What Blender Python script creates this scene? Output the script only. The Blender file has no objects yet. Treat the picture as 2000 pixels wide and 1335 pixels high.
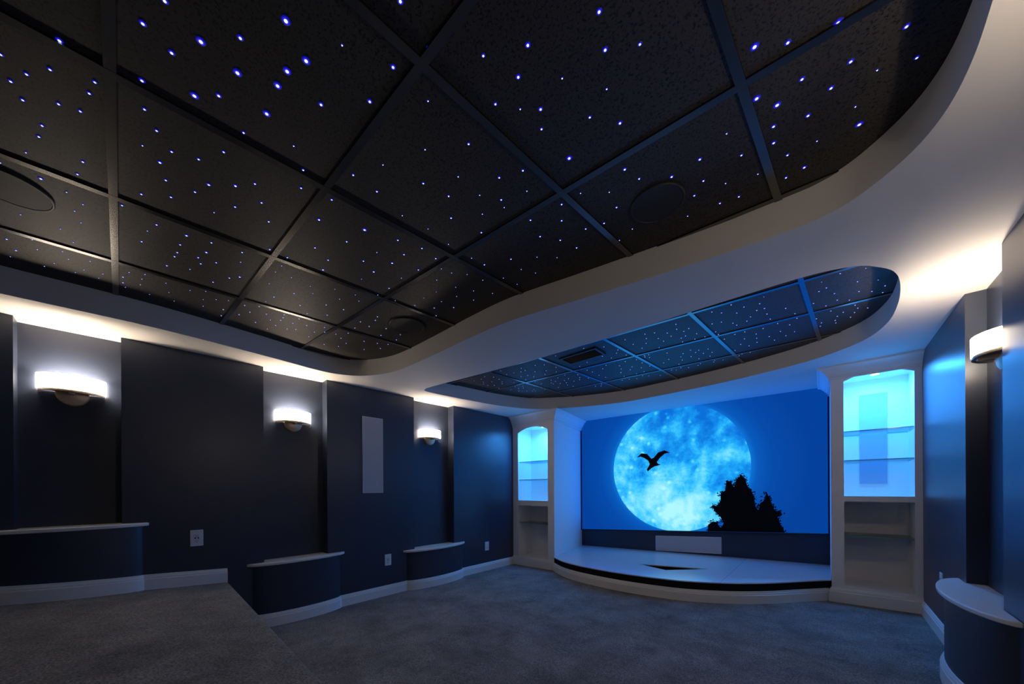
# tunables
NAVY = (.031, .041, .070)
TILE_C = (.046, .041, .037)
SHADE_E, BULB_E, PUCK_E, PUCK_P, SCREEN_E, EXPO = 29.0, 540.0, 14.0, 11.0, 1.06, 0.0
PUCK_C = (.04, .32, 1.0)
FILL_P, FILL_C = 15.0, (.0, .17, 1.0)
STARS_MAIN = [(-1.188,0.061,3),(-1.286,0.024,3),(-1.226,0.134,4),(-1.141,0.207,3),(-1.493,-0.131,3),(-1.315,0.081,3),(-1.242,0.218,4),(-1.655,-0.248,2),(-1.614,-0.159,2),(-1.68,-0.208,2),(-1.742,-0.244,2),(-1.57,-0.072,2),(-1.626,-0.086,2),(-1.798,-0.23,2),(-1.738,-0.155,2),(-1.722,-0.11,2),(-1.466,0.025,3),(-1.408,0.138,4),(-1.355,0.19,3),(-1.57,0.032,2),(-1.634,0.062,2),(-1.739,0.03,1),(-1.697,0.103,2),(-1.666,0.174,2),(-1.567,0.233,2),(-1.435,0.268,2),(-1.878,-0.202,2),(-1.944,-0.216,2),(-2.066,-0.258,1),(-1.978,-0.121,2),(-1.783,0.076,3),(-2.195,-0.331,1),(-1.015,0.282,4),(-0.961,0.405,1),(-1.069,0.348,4),(-1.135,0.318,4),(-1.196,0.309,4),(-0.906,0.529,3),(-0.798,0.575,2),(-0.77,0.471,3),(-1.31,0.307,4),(-1.157,0.42,3),(-1.039,0.524,3),(-0.907,0.652,1),(-1.045,0.737,1),(-1.207,0.66,1),(-1.365,0.402,1),(-1.442,0.457,2),(-2.069,-0.14,2),(-2.197,-0.24,3),(-2.222,-0.179,1),(-2.268,-0.139,1),(-2.346,-0.167,1),(-2.539,-0.332,1),(-2.428,-0.155,1),(-2.549,-0.224,1),(-2.828,-0.41,2),(-2.75,-0.327,1),(-2.641,-0.193,1),(-2.927,-0.397,2),(-2.841,-0.322,1),(-2.778,-0.238,1),(-3.021,-0.427,1),(-2.847,-0.224,1),(-2.795,-0.148,1),(-3.024,-0.32,1),(-2.949,-0.28,1),(-2.992,-0.212,1),(-2.926,-0.177,1),(-2.908,-0.108,1),(-2.979,-0.126,1),(-2.872,-0.031,2),(-2.949,-0.032,2),(-3.004,-0.023,1),(-2.714,-0.026,1),(-2.789,-0.007,1),(-2.754,0.054,1),(-2.825,0.043,1),(-2.908,0.038,1),(-3.011,0.079,1),(-2.708,0.142,1),(-2.784,0.141,1),(-2.899,0.16,1),(-3.008,0.19,1),(-2.161,-0.025,2),(-2.025,0.031,2),(-1.868,0.096,2),(-1.96,0.116,2),(-1.858,0.182,2),(-1.776,0.216,3),(-1.708,0.291,3),(-1.642,0.343,2),(-1.936,0.253,1),(-1.835,0.311,2),(-2.208,0.082,2),(-2.289,0.054,1),(-2.406,0.037,2),(-2.202,0.184,3),(-2.305,0.169,2),(-2.389,0.164,2),(-2.44,0.157,2),(-2.567,0.134,2),(-2.18,0.274,2),(-2.286,0.267,3),(-2.366,0.243,2),(-2.42,0.259,2),(-2.352,0.315,2),(-2.159,0.394,2),(-2.256,0.405,1),(-2.521,0.224,1),(-2.416,0.429,3),(-2.468,0.39,2),(-2.582,0.331,2),(-2.783,0.247,1),(-2.731,0.315,1),(-2.858,0.317,1),(-2.96,0.328,1),(-2.802,0.374,1),(-2.763,0.431,1),(-2.926,0.428,1),(-3.038,0.433,1),(-2.936,0.517,1),(-2.765,0.517,1),(-2.844,0.561,1),(-2.988,0.623,1),(-1.534,0.478,2),(-1.505,0.587,2),(-1.657,0.59,3),(-1.571,0.763,4),(-1.708,0.737,2),(-1.863,0.643,2),(-2.042,0.568,2),(-2.035,0.487,2),(-1.829,0.434,2),(-1.73,0.385,2),(-1.914,0.726,2),(-2.018,0.738,3),(-2.138,0.567,1),(-2.222,0.558,1),(-2.373,0.564,1),(-2.217,0.637,1),(-2.384,0.699,2),(-2.233,0.743,1),(-2.303,0.781,1),(-2.515,0.623,2),(-2.613,0.601,1),(-2.163,0.859,1),(-2.136,0.974,1),(-2.253,0.924,1),(-2.19,1.022,1),(-2.388,0.892,1),(-2.368,0.998,1),(-2.514,0.773,1),(-2.596,0.843,1),(-2.523,0.949,1),(-2.715,0.587,1),(-2.799,0.647,1),(-2.871,0.688,2),(-2.722,0.736,1),(-2.775,0.743,1),(-2.829,0.742,1),(-2.942,0.738,1),(-3.05,0.711,1),(-2.819,0.818,1),(-2.714,0.827,1),(-2.784,0.9,1),(-2.947,0.816,1),(-2.911,0.865,1),(-2.86,0.98,1),(-2.727,1.006,1),(-2.806,1.035,1),(-2.977,0.977,1),(-3.045,1.119,1),(-3.005,1.221,1),(-2.782,1.111,1),(-2.829,1.17,1),(-2.698,1.172,1),(-2.898,1.241,1),(-1.333,0.701,2),(-1.166,0.813,2),(-1.142,0.923,2),(-1.37,0.842,1),(-1.355,0.97,1),(-1.227,1.005,2),(-1.368,1.103,1),(-1.521,0.909,2),(-1.676,0.879,1),(-1.592,0.987,2),(-1.487,1.026,2),(-1.79,0.862,2),(-1.698,0.979,3),(-1.838,0.945,3),(-1.647,1.112,2),(-1.501,1.123,2),(-1.951,0.927,1),(-1.78,1.085,1),(-1.923,1.087,2),(-2.038,1.074,1),(-2.02,1.186,1),(-1.986,1.311,1),(-1.865,1.3,1),(-1.652,1.242,1),(-1.753,1.314,1),(-1.538,1.261,1),(-1.63,1.368,1),(-1.704,1.438,1),(-1.821,1.406,1),(-1.922,1.423,1),(-1.998,1.496,1),(-1.825,1.513,1),(-2.3,1.208,1),(-2.456,1.157,1),(-2.359,1.223,1),(-2.48,1.236,1),(-2.578,1.171,1),(-2.423,1.343,1),(-2.555,1.371,3),(-2.628,1.296,1),(-2.757,1.329,1),(-2.623,1.439,1),(-2.547,1.503,1),(-2.441,1.476,1),(-2.32,1.548,2),(-2.676,1.501,1),(-2.619,1.545,1),(-2.719,1.426,1),(-2.8,1.497,1),(-2.918,1.406,1),(-0.761,0.808,2),(-0.714,0.875,1),(-0.667,0.922,3),(-0.702,0.975,2),(-0.918,0.834,2),(-0.565,1.057,2),(-0.501,1.146,3),(-0.691,1.134,4),(-0.846,1.051,2),(-0.932,1.009,2),(-0.893,1.135,1),(-0.998,1.092,2),(-1.046,1.011,1),(-1.016,1.131,1),(-1.11,1.089,1),(-1.194,1.164,2),(-1.364,1.256,1),(-1.355,1.343,2),(-1.221,1.411,2),(-1.238,1.518,1),(-1.201,1.602,1),(-1.112,1.497,1),(-1.039,1.577,1),(-0.925,1.584,2),(-0.954,1.477,2),(-1.01,1.386,2),(-0.979,1.27,2),(-0.828,1.295,2),(-0.879,1.374,2),(-0.826,1.499,2),(-0.74,1.302,1),(-0.652,1.382,1),(-0.562,1.326,3),(-0.538,1.407,2),(-0.665,1.48,2),(-0.747,1.528,2),(-0.667,1.658,1),(-0.744,1.688,1),(-0.442,1.49,3),(-0.342,1.486,3),(-0.356,1.601,2),(-0.402,1.655,2),(-0.455,1.759,1),(-0.142,1.214,4),(-0.074,1.268,3),(0.026,1.309,4),(0.16,1.45,3),(0.193,1.578,2),(0.113,1.541,1),(0.055,1.455,3),(-0.05,1.413,3),(0.014,1.509,3),(-0.157,1.381,4),(-0.112,1.452,4),(-0.041,1.567,3),(-0.128,1.53,3),(-0.134,1.604,3),(-0.102,1.7,2),(-0.021,1.706,1),(0.072,1.64,1),(0.085,1.731,4),(-0.059,1.813,3),(-0.249,1.444,1),(-0.226,1.578,2),(-0.421,0.84,3),(-0.595,0.764,3),(-0.446,0.925,3),(-0.371,0.981,2),(-0.662,0.803,3),(-0.57,0.898,1),(-0.487,1.019,1),(-0.114,1.821,2),(-0.193,1.72,1),(-0.294,1.679,1),(-0.267,1.797,2),(-0.333,1.78,2),(-0.7,0.694,2),(-1.328,0.6,2),(-1.044,0.892,1),(-1.487,1.333,1),(-1.462,1.435,1),(-1.363,1.506,1),(-1.346,1.611,1),(-1.582,1.472,1),(-1.519,1.576,1),(-1.659,1.544,1),(-1.549,1.197,1)]
STARS_FRONT = [(-1.834,2.749,1),(-1.56,2.783,1),(-1.416,2.881,1),(-1.222,2.871,1),(-1.36,3.04,1),(-1.402,3.103,1),(-1.356,3.21,2),(-1.487,3.179,2),(-1.53,3.078,1),(-1.657,3.054,1),(-1.71,3.118,1),(-1.851,3.028,1),(-1.818,3.161,2),(-1.619,3.338,1),(-1.69,3.406,1),(-1.827,3.331,1),(-1.815,3.421,1),(-1.814,3.57,2),(-1.8,3.698,1),(-1.528,3.451,1),(-1.557,3.557,1),(-1.607,3.664,3),(-1.45,3.576,1),(-1.5,3.652,1),(-1.436,3.375,1),(-1.337,3.405,1),(-1.333,3.537,1),(-1.393,3.673,1),(-1.421,3.822,1),(-1.242,3.356,1),(-1.252,3.392,1),(-1.205,3.362,1),(-1.227,3.443,1),(-1.312,3.686,1),(-1.122,3.071,2),(-1.19,3.159,1),(-1.063,2.882,1),(-1.086,2.977,1),(-0.999,2.914,1),(-1.015,3.049,1),(-1.002,3.14,1),(-1.076,3.253,2),(-1.181,3.697,1),(-1.213,3.016,1),(-1.505,3.831,1),(-1.438,4.01,1),(-1.486,3.952,1),(-1.573,4.013,1),(-1.642,3.967,1),(-1.64,3.823,1),(-1.714,3.941,1),(-1.892,3.915,1),(-1.912,3.968,1),(-1.951,3.903,1),(-1.996,3.977,1),(-2.049,3.938,1),(-2.348,2.619,1),(-2.472,2.681,1),(-2.508,2.816,1),(-2.415,2.829,1),(-2.267,2.771,2),(-2.283,2.857,1),(-2.342,2.858,1),(-2.443,2.985,1),(-2.366,3.003,1),(-2.119,2.814,1),(-2.238,2.967,1),(-2.047,2.867,1),(-2.137,3.027,1),(-2.084,3.137,1),(-2.005,3.014,1),(-2.217,3.118,1),(-2.347,3.087,1),(-2.475,3.105,1),(-2.666,2.775,1),(-2.675,2.875,1),(-2.724,2.693,1),(-2.654,2.588,1),(-2.811,2.726,1),(-2.874,2.82,1),(-2.925,2.872,1),(-2.926,2.946,1),(-2.798,2.883,1),(-2.87,3.0,1),(-2.918,3.135,1),(-2.717,2.969,1),(-2.763,3.024,1),(-2.796,3.161,1),(-2.863,3.293,1),(-2.635,3.086,1),(-2.737,3.224,1),(-2.755,3.316,1),(-2.828,3.405,1),(-2.659,3.277,1),(-2.708,3.35,1),(-2.759,3.485,1),(-2.551,3.28,1),(-2.556,3.377,1),(-2.654,3.49,1),(-2.682,3.562,1),(-2.711,3.537,1),(-2.447,3.245,1),(-2.358,3.221,1),(-2.447,3.368,1),(-2.549,3.511,1),(-2.558,3.593,1),(-2.212,3.23,1),(-2.285,3.334,1),(-2.341,3.421,1),(-2.352,3.474,1),(-2.277,3.409,1),(-2.183,3.318,1),(-2.287,3.523,1),(-2.392,3.647,1),(-2.076,3.292,1),(-2.186,3.458,1),(-2.218,3.547,1),(-2.258,3.635,1),(-2.124,3.56,1),(-1.972,3.387,1),(-2.008,3.493,1),(-2.048,3.558,1),(-1.95,3.581,1),(-2.91,2.708,1),(-2.847,2.609,1),(-2.938,2.578,1),(-2.239,3.736,1),(-2.116,3.432,1),(-1.342,4.086,1),(0.166,2.918,1),(0.061,2.882,2),(-0.094,2.823,1),(-0.019,2.921,1),(0.002,3.03,2),(-0.032,3.053,2),(0.04,3.159,2),(0.055,3.285,2),(0.114,3.345,2),(0.14,3.076,2),(0.154,3.241,2),(0.214,3.302,2),(0.23,3.143,1),(0.268,3.267,2),(0.266,3.37,2),(-0.062,3.233,1),(-0.0,3.34,1),(-0.089,3.352,2),(-0.084,3.428,2),(0.025,3.466,1),(0.09,3.553,2),(0.146,3.476,1),(0.162,3.549,1),(0.149,3.623,1),(0.132,3.703,1),(0.213,3.597,1),(0.06,3.61,1),(0.05,3.689,1),(0.054,3.752,1),(-0.026,3.669,1),(-0.033,3.741,1),(-0.052,3.549,1),(-0.163,3.328,1),(-0.157,3.432,1),(-0.205,3.181,1),(-0.295,2.875,1),(-0.327,2.967,1),(-0.312,3.073,1),(-0.355,3.068,1),(-0.309,3.185,1),(-0.301,3.295,2),(-0.269,3.435,1),(-0.204,3.533,1),(-0.185,3.719,1),(-0.267,3.628,1),(-0.242,3.769,1),(-0.32,3.811,1),(-0.344,3.689,1),(-0.361,3.461,1),(-0.401,3.147,2),(-0.432,3.213,1),(-0.411,2.938,2),(-0.47,2.843,1),(-0.541,2.922,2),(-0.588,2.861,1),(-0.463,3.009,1),(-0.572,3.087,2),(-0.63,3.074,1),(-0.514,3.176,1),(-0.498,3.232,2),(-0.643,3.255,1),(-0.638,3.327,1),(-0.623,3.473,1),(-0.542,3.426,1),(-0.475,3.428,1),(-0.5,3.591,1),(-0.415,3.546,1),(-0.424,3.652,1),(-0.434,3.757,1),(-0.544,3.708,1),(-0.496,3.802,1),(-0.606,3.837,1),(-0.64,3.987,1),(-0.603,4.026,1),(-0.576,3.991,1),(-0.514,3.998,1),(-0.728,3.294,2),(-0.761,3.18,1),(-0.801,3.289,1),(-0.78,3.03,1),(-0.837,3.156,2),(-0.822,3.053,2),(-0.875,3.176,2),(-0.891,3.273,1),(-0.83,2.879,1),(-0.852,2.975,1),(-0.924,3.078,1),(-0.927,2.992,1),(-1.069,3.442,1),(-1.112,3.628,1),(-1.006,3.636,2),(-0.968,3.569,1),(-1.023,3.747,1),(-0.895,3.527,1),(-0.936,3.709,1),(-0.877,3.624,1),(-0.842,3.587,1),(-0.831,3.703,1),(-0.774,3.616,1),(-0.767,3.734,1),(-0.804,3.828,1),(-0.897,3.829,1),(-0.923,3.993,1),(-0.954,4.036,1),(-0.799,3.995,1),(-0.816,4.038,1),(-0.738,4.044,1),(-1.101,3.98,1),(-1.082,3.848,1),(-1.044,4.041,1),(-1.195,3.989,1),(-1.161,4.026,1)]
import bpy, bmesh, math, random
from mathutils import Vector, Matrix
from mathutils.geometry import tessellate_polygon

SC = bpy.context.scene
COL = SC.collection
random.seed(7)

# ------------------------------------------------------------------ camera
FOC, YAW, ROLL, PX, PY = 677.98, 0.7634, -0.0056, 966.5, 954.18
CAMZ = 1.12
cam = bpy.data.cameras.new('camera')
cam.sensor_fit = 'HORIZONTAL'
cam.sensor_width = 36.0
cam.lens = FOC * 36.0 / 2000.0
cam.shift_x = (1000 - PX) / 2000.0
cam.shift_y = (PY - 667.5) / 2000.0
cam.clip_start = 0.02
camo = bpy.data.objects.new('camera', cam)
COL.objects.link(camo)
_f = Vector((-math.sin(YAW), math.cos(YAW), 0))
_r = Vector((math.cos(YAW), math.sin(YAW), 0))
_u = Vector((0, 0, 1))
_R = math.cos(ROLL) * _r + math.sin(ROLL) * _u
_U = -math.sin(ROLL) * _r + math.cos(ROLL) * _u
camo.matrix_world = Matrix(((_R.x, _U.x, -_f.x, 0), (_R.y, _U.y, -_f.y, 0), (_R.z, _U.z, -_f.z, CAMZ), (0, 0, 0, 1)))
SC.camera = camo

# slightly out-of-level floor and ceiling of the basement room
def zfl(x, y): return 0.0213 * (x + 1.5) + 0.0036 * (y - 2)
def zso(x, y): return 2.206 + 0.0059 * (x + 1.5) + 0.0093 * (y - 2)
TILE_UP = 0.152
def zti(x, y): return zso(x, y) + TILE_UP
XL, XR = -3.505, 0.58
NL, NR = -3.62, 0.655            # backs of the wall niches
YB = -2.6
SCR_A, SCR_B = Vector((-2.945, 5.181)), Vector((0.008, 5.43))
def yscr(x): return SCR_A.y + (SCR_B.y - SCR_A.y) * (x - SCR_A.x) / (SCR_B.x - SCR_A.x)

# ------------------------------------------------------------------ materials
MATS = {}
def mat(name, col=(.5, .5, .5), rough=.5, metal=0., spec=.5, emit=None, estr=0., bump=None, var=None, sample=True):
    if name in MATS: return MATS[name]
    m = bpy.data.materials.new(name); m.use_nodes = True
    nt = m.node_tree; b = nt.nodes['Principled BSDF']
    b.inputs['Base Color'].default_value = (*col, 1)
    b.inputs['Roughness'].default_value = rough
    b.inputs['Metallic'].default_value = metal
    b.inputs['Specular IOR Level'].default_value = spec
    if emit:
        b.inputs['Emission Color'].default_value = (*emit, 1)
        b.inputs['Emission Strength'].default_value = estr
        if not sample: m.cycles.emission_sampling = 'NONE'
    tc = nt.nodes.new('ShaderNodeTexCoord')
    if bump:
        n = nt.nodes.new('ShaderNodeTexNoise'); n.inputs['Scale'].default_value = bump[0]; n.inputs['Detail'].default_value = 4
        nt.links.new(tc.outputs['Object'], n.inputs['Vector'])
        bp = nt.nodes.new('ShaderNodeBump'); bp.inputs['Strength'].default_value = bump[1]; bp.inputs['Distance'].default_value = bump[2]
        nt.links.new(n.outputs['Fac'], bp.inputs['Height']); nt.links.new(bp.outputs['Normal'], b.inputs['Normal'])
    if var:
        n = nt.nodes.new('ShaderNodeTexNoise'); n.inputs['Scale'].default_value = var[0]; n.inputs['Detail'].default_value = 6
        nt.links.new(tc.outputs['Object'], n.inputs['Vector'])
        r = nt.nodes.new('ShaderNodeMix'); r.data_type = 'RGBA'
        r.inputs[6].default_value = (*col, 1); r.inputs[7].default_value = (*var[1], 1)
        nt.links.new(n.outputs['Fac'], r.inputs[0]); nt.links.new(r.outputs[2], b.inputs['Base Color'])
    MATS[name] = m
    return m

M_PAINT = mat('navy_paint', NAVY, .36, spec=.55, bump=(180, .05, .002), var=(1.3, tuple(c * 1.07 for c in NAVY)))
M_WHITE = mat('white_paint', (.93, .92, .90), .5, bump=(160, .04, .002), var=(2, (.91, .90, .88)))
M_SOFFIT = mat('ceiling_white_paint', (.70, .68, .655), .75, bump=(220, .05, .002), var=(1.5, (.68, .66, .64)))
M_TRIM = mat('trim_white_gloss', (.87, .86, .84), .38, bump=(60, .02, .002), var=(5, (.85, .84, .82)))
M_STAGE = mat('stage_white_gloss', (.78, .78, .78), .2, bump=(40, .02, .002), var=(3, (.76, .76, .76)))
M_BLACK = mat('matte_black', (.006, .006, .007), .8, spec=.2, bump=(300, .1, .002), var=(20, (.009, .009, .01)))
M_FRAME = mat('black_velvet_frame', (.012, .011, .013), .6, bump=(300, .1, .002), var=(20, (.015, .014, .016)))
M_NICKEL = mat('brushed_nickel', (.95, .70, .43), .42, metal=.4, bump=(120, .08, .002), var=(40, (.88, .64, .39)))
M_BAR = mat('bronze_bar', (.55, .46, .37), .4, metal=.6, bump=(120, .05, .002), var=(40, (.26, .22, .18)))
M_GRILLE = mat('light_grille_cloth', (.58, .57, .59), .8, bump=(700, .25, .002), var=(300, (.50, .49, .51)))
M_PLATE = mat('white_plastic', (.85, .84, .84), .35, bump=(60, .01, .001), var=(10, (.82, .81, .81)))
M_SLOT = mat('socket_black', (.01, .01, .012), .5, var=(30, (.014, .014, .016)))
M_RUNNER = mat('dark_ceiling_grid_metal', (.17, .164, .158), .25, metal=1, var=(6, (.19, .184, .178)))
M_RIMBLK = mat('black_speaker_rim', (.02, .019, .018), .5, bump=(60, .03, .002), var=(6, (.025, .024, .023)))
M_SPKBLK = mat('black_speaker_mesh', (.018, .017, .017), .6, bump=(900, .3, .001), var=(500, (.028, .027, .026)))
M_SHADE = mat('frosted_glass_lit', (.9, .88, .84), .4, emit=(1.0, .84, .66), estr=SHADE_E, var=(8, (.88, .86, .82)))
M_BULB = mat('halogen_tube', (.9, .9, .9), .4, emit=(1.0, .82, .62), estr=BULB_E, var=(8, (.88, .88, .88)))
M_PUCK = mat('led_lens', (.8, .9, 1), .4, emit=(.35, .85, 1.0), estr=PUCK_E, var=(8, (.78, .88, 1)))

def carpet():
    m = bpy.data.materials.new('grey_plush_carpet'); m.use_nodes = True
    nt = m.node_tree; b = nt.nodes['Principled BSDF']; L = nt.links.new
    b.inputs['Roughness'].default_value = .95; b.inputs['Specular IOR Level'].default_value = .1
    b.inputs['Sheen Weight'].default_value = .15
    tc = nt.nodes.new('ShaderNodeTexCoord')
    def noise(s, d, rg=.6):
        n = nt.nodes.new('ShaderNodeTexNoise'); n.inputs['Scale'].default_value = s; n.inputs['Detail'].default_value = d
        n.inputs['Roughness'].default_value = rg; L(tc.outputs['Object'], n.inputs['Vector']); return n
    big, fine = noise(3.4, 9, .70), noise(120, 4, .75)
    r1 = nt.nodes.new('ShaderNodeValToRGB')
    r1.color_ramp.elements[0].position = .30; r1.color_ramp.elements[0].color = (.150, .145, .141, 1)
    r1.color_ramp.elements[1].position = .70; r1.color_ramp.elements[1].color = (.41, .397, .386, 1)
    L(big.outputs['Fac'], r1.inputs[0])
    r2 = nt.nodes.new('ShaderNodeValToRGB')
    r2.color_ramp.elements[0].position = .36; r2.color_ramp.elements[0].color = (.30, .30, .30, 1)
    r2.color_ramp.elements[1].position = .66; r2.color_ramp.elements[1].color = (1.30, 1.30, 1.30, 1)
    L(fine.outputs['Fac'], r2.inputs[0])
    mx = nt.nodes.new('ShaderNodeMix'); mx.data_type = 'RGBA'; mx.blend_type = 'MULTIPLY'; mx.inputs[0].default_value = 1
    L(r1.outputs[0], mx.inputs[6]); L(r2.outputs[0], mx.inputs[7]); L(mx.outputs[2], b.inputs['Base Color'])
    bp = nt.nodes.new('ShaderNodeBump'); bp.inputs['Strength'].default_value = .8; bp.inputs['Distance'].default_value = .008
    L(fine.outputs['Fac'], bp.inputs['Height'])
    bp2 = nt.nodes.new('ShaderNodeBump'); bp2.inputs['Strength'].default_value = .5; bp2.inputs['Distance'].default_value = .02
    L(big.outputs['Fac'], bp2.inputs['Height']); L(bp.outputs['Normal'], bp2.inputs['Normal']); L(bp2.outputs['Normal'], b.inputs['Normal'])
    return m
M_CARPET = carpet()

def tile_mat():
    m = bpy.data.materials.new('black_fissured_ceiling_tile'); m.use_nodes = True
    nt = m.node_tree; b = nt.nodes['Principled BSDF']; L = nt.links.new
    b.inputs['Roughness'].default_value = .55; b.inputs['Specular IOR Level'].default_value = .35
    tc = nt.nodes.new('ShaderNodeTexCoord')
    n = nt.nodes.new('ShaderNodeTexNoise'); n.inputs['Scale'].default_value = 135; n.inputs['Detail'].default_value = 3; n.inputs['Roughness'].default_value = .65
    L(tc.outputs['Object'], n.inputs['Vector'])
    r = nt.nodes.new('ShaderNodeValToRGB')
    r.color_ramp.elements[0].position = .385; r.color_ramp.elements[0].color = (.003, .003, .003, 1)
    r.color_ramp.elements[1].position = .47; r.color_ramp.elements[1].color = (*TILE_C, 1)
    L(n.outputs['Fac'], r.inputs[0]); L(r.outputs[0], b.inputs['Base Color'])
    bp = nt.nodes.new('ShaderNodeBump'); bp.inputs['Strength'].default_value = .5; bp.inputs['Distance'].default_value = .003
    L(r.outputs[0], bp.inputs['Height']); L(bp.outputs['Normal'], b.inputs['Normal'])
    return m
M_TILE = tile_mat()

def glass(name, tint, refl):
    m = bpy.data.materials.new(name); m.use_nodes = True
    nt = m.node_tree; L = nt.links.new
    nt.nodes.remove(nt.nodes['Principled BSDF'])
    out = nt.nodes['Material Output']
    t = nt.nodes.new('ShaderNodeBsdfTransparent'); g = nt.nodes.new('ShaderNodeBsdfGlossy'); g.inputs['Roughness'].default_value = .03
    n = nt.nodes.new('ShaderNodeTexNoise'); n.inputs['Scale'].default_value = 4
    r = nt.nodes.new('ShaderNodeMix'); r.data_type = 'RGBA'; r.inputs[6].default_value = (*tint, 1); r.inputs[7].default_value = (*[c * .97 for c in tint], 1)
    L(n.outputs['Fac'], r.inputs[0]); L(r.outputs[2], t.inputs['Color'])
    fr = nt.nodes.new('ShaderNodeFresnel'); fr.inputs['IOR'].default_value = refl
    mx = nt.nodes.new('ShaderNodeMixShader'); L(fr.outputs[0], mx.inputs[0]); L(t.outputs[0], mx.inputs[1]); L(g.outputs[0], mx.inputs[2])
    L(mx.outputs[0], out.inputs['Surface'])
    return m
M_GLASS = glass('clear_shelf_glass', (.95, .985, .985), 1.45)
M_EDGE = mat('green_glass_edge', (.10, .38, .42), .15, spec=.6, var=(12, (.12, .42, .46)))

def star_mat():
    m = bpy.data.materials.new('blue_fibre_light_halo'); m.use_nodes = True
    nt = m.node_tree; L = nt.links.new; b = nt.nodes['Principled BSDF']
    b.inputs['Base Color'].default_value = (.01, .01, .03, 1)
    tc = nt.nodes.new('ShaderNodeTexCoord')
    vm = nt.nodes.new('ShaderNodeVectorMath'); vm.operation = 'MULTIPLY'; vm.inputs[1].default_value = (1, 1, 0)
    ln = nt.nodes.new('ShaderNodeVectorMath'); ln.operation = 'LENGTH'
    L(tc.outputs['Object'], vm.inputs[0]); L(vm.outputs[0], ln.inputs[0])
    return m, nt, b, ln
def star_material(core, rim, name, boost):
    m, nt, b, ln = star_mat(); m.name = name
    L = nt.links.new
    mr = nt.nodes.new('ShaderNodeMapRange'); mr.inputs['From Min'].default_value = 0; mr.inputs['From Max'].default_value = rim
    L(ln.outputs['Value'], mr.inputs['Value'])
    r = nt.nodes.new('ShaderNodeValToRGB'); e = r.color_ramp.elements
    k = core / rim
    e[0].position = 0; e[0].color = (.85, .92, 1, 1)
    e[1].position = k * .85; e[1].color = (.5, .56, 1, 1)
    x = e.new(k * 1.12); x.color = (.010, .010, .55, 1)  # from here out: blue glare halo painted into the emission around the tip
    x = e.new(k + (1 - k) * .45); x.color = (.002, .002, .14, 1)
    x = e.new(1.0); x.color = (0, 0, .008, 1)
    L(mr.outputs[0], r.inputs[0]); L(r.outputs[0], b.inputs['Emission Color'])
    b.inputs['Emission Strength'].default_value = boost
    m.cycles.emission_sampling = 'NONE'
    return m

# ------------------------------------------------------------------ mesh helpers
def tag(o, label=None, cat=None, group=None, kind=None):
    if label: o['label'] = label
    if cat: o['category'] = cat
    if group: o['group'] = group
    if kind: o['kind'] = kind
    return o
def empty(name, loc, rz=0, **k):
    o = bpy.data.objects.new(name, None); COL.objects.link(o)
    o.location = loc; o.rotation_euler = (0, 0, rz); o.empty_display_size = .1
    return tag(o, **k)
def wloc(p):
    v = Vector((0, 0, 0))
    while p is not None: v += p.location; p = p.parent
    return v
def put(name, bm, mats, parent=None, smooth=False, origin=None, bevel=0, local=False):
    """link bm (in world coordinates unless local) as one mesh object"""
    if not isinstance(mats, (list, tuple)): mats = [mats]
    if origin is None:
        if parent is not None: origin = Vector((0, 0, 0))
        else:
            xs = [v.co for v in bm.verts]
            origin = Vector((sum(min(c[i] for c in xs) + max(c[i] for c in xs) for _ in (0,)) / 2 if i < 2 else min(c[2] for c in xs) for i in range(3)))
    off = Vector(origin) + (Vector((0, 0, 0)) if local or parent is None else wloc(parent))
    bmesh.ops.translate(bm, verts=bm.verts, vec=-off)
    bmesh.ops.recalc_face_normals(bm, faces=bm.faces)
    me = bpy.data.meshes.new(name); bm.to_mesh(me); bm.free()
    for m in mats: me.materials.append(m)
    if smooth:
        for p in me.polygons: p.use_smooth = True
        me.set_sharp_from_angle(angle=math.radians(22))
    o = bpy.data.objects.new(name, me); COL.objects.link(o)
    o.location = origin
    if parent is not None: o.parent = parent
    if bevel:
        bv = o.modifiers.new('bevel', 'BEVEL'); bv.width = bevel; bv.segments = 2; bv.limit_method = 'ANGLE'
    return o
def box(bm, x0, x1, y0, y1, z0, z1, mi=0):
    vs = [bm.verts.new((x, y, z)) for x in (x0, x1) for y in (y0, y1) for z in (z0, z1)]
    for f in ((0, 1, 3, 2), (4, 6, 7, 5), (0, 4, 5, 1), (2, 3, 7, 6), (0, 2, 6, 4), (1, 5, 7, 3)):
        bm.faces.new([vs[i] for i in f]).material_index = mi
    return vs
def prism(bm, pts, z0, z1, mi=0, holes=(), side_mi=None):
    """vertical prism over plan polygon pts; z0/z1 numbers or functions of (x,y)"""
    f0 = z0 if callable(z0) else (lambda x, y: z0)
    f1 = z1 if callable(z1) else (lambda x, y: z1)
    loops = [list(pts)] + [list(h) for h in holes]
    flat = [p for l in loops for p in l]
    tris = tessellate_polygon([[Vector((p[0], p[1], 0)) for p in l] for l in loops])
    lo = [bm.verts.new((p[0], p[1], f0(p[0], p[1]))) for p in flat]
    hi = [bm.verts.new((p[0], p[1], f1(p[0], p[1]))) for p in flat]
    if len(loops) == 1:
        bm.faces.new(lo[::-1]).material_index = mi; bm.faces.new(hi).material_index = mi
    else:
        for t in tris:
            for vs in (lo, hi):
                try: bm.faces.new([vs[i] for i in t]).material_index = mi
                except ValueError: pass
    k = 0
    for l in loops:
        n = len(l)
        for i in range(n):
            a, b = k + i, k + (i + 1) % n
            bm.faces.new((lo[a], lo[b], hi[b], hi[a])).material_index = mi if side_mi is None else side_mi
        k += n
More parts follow.
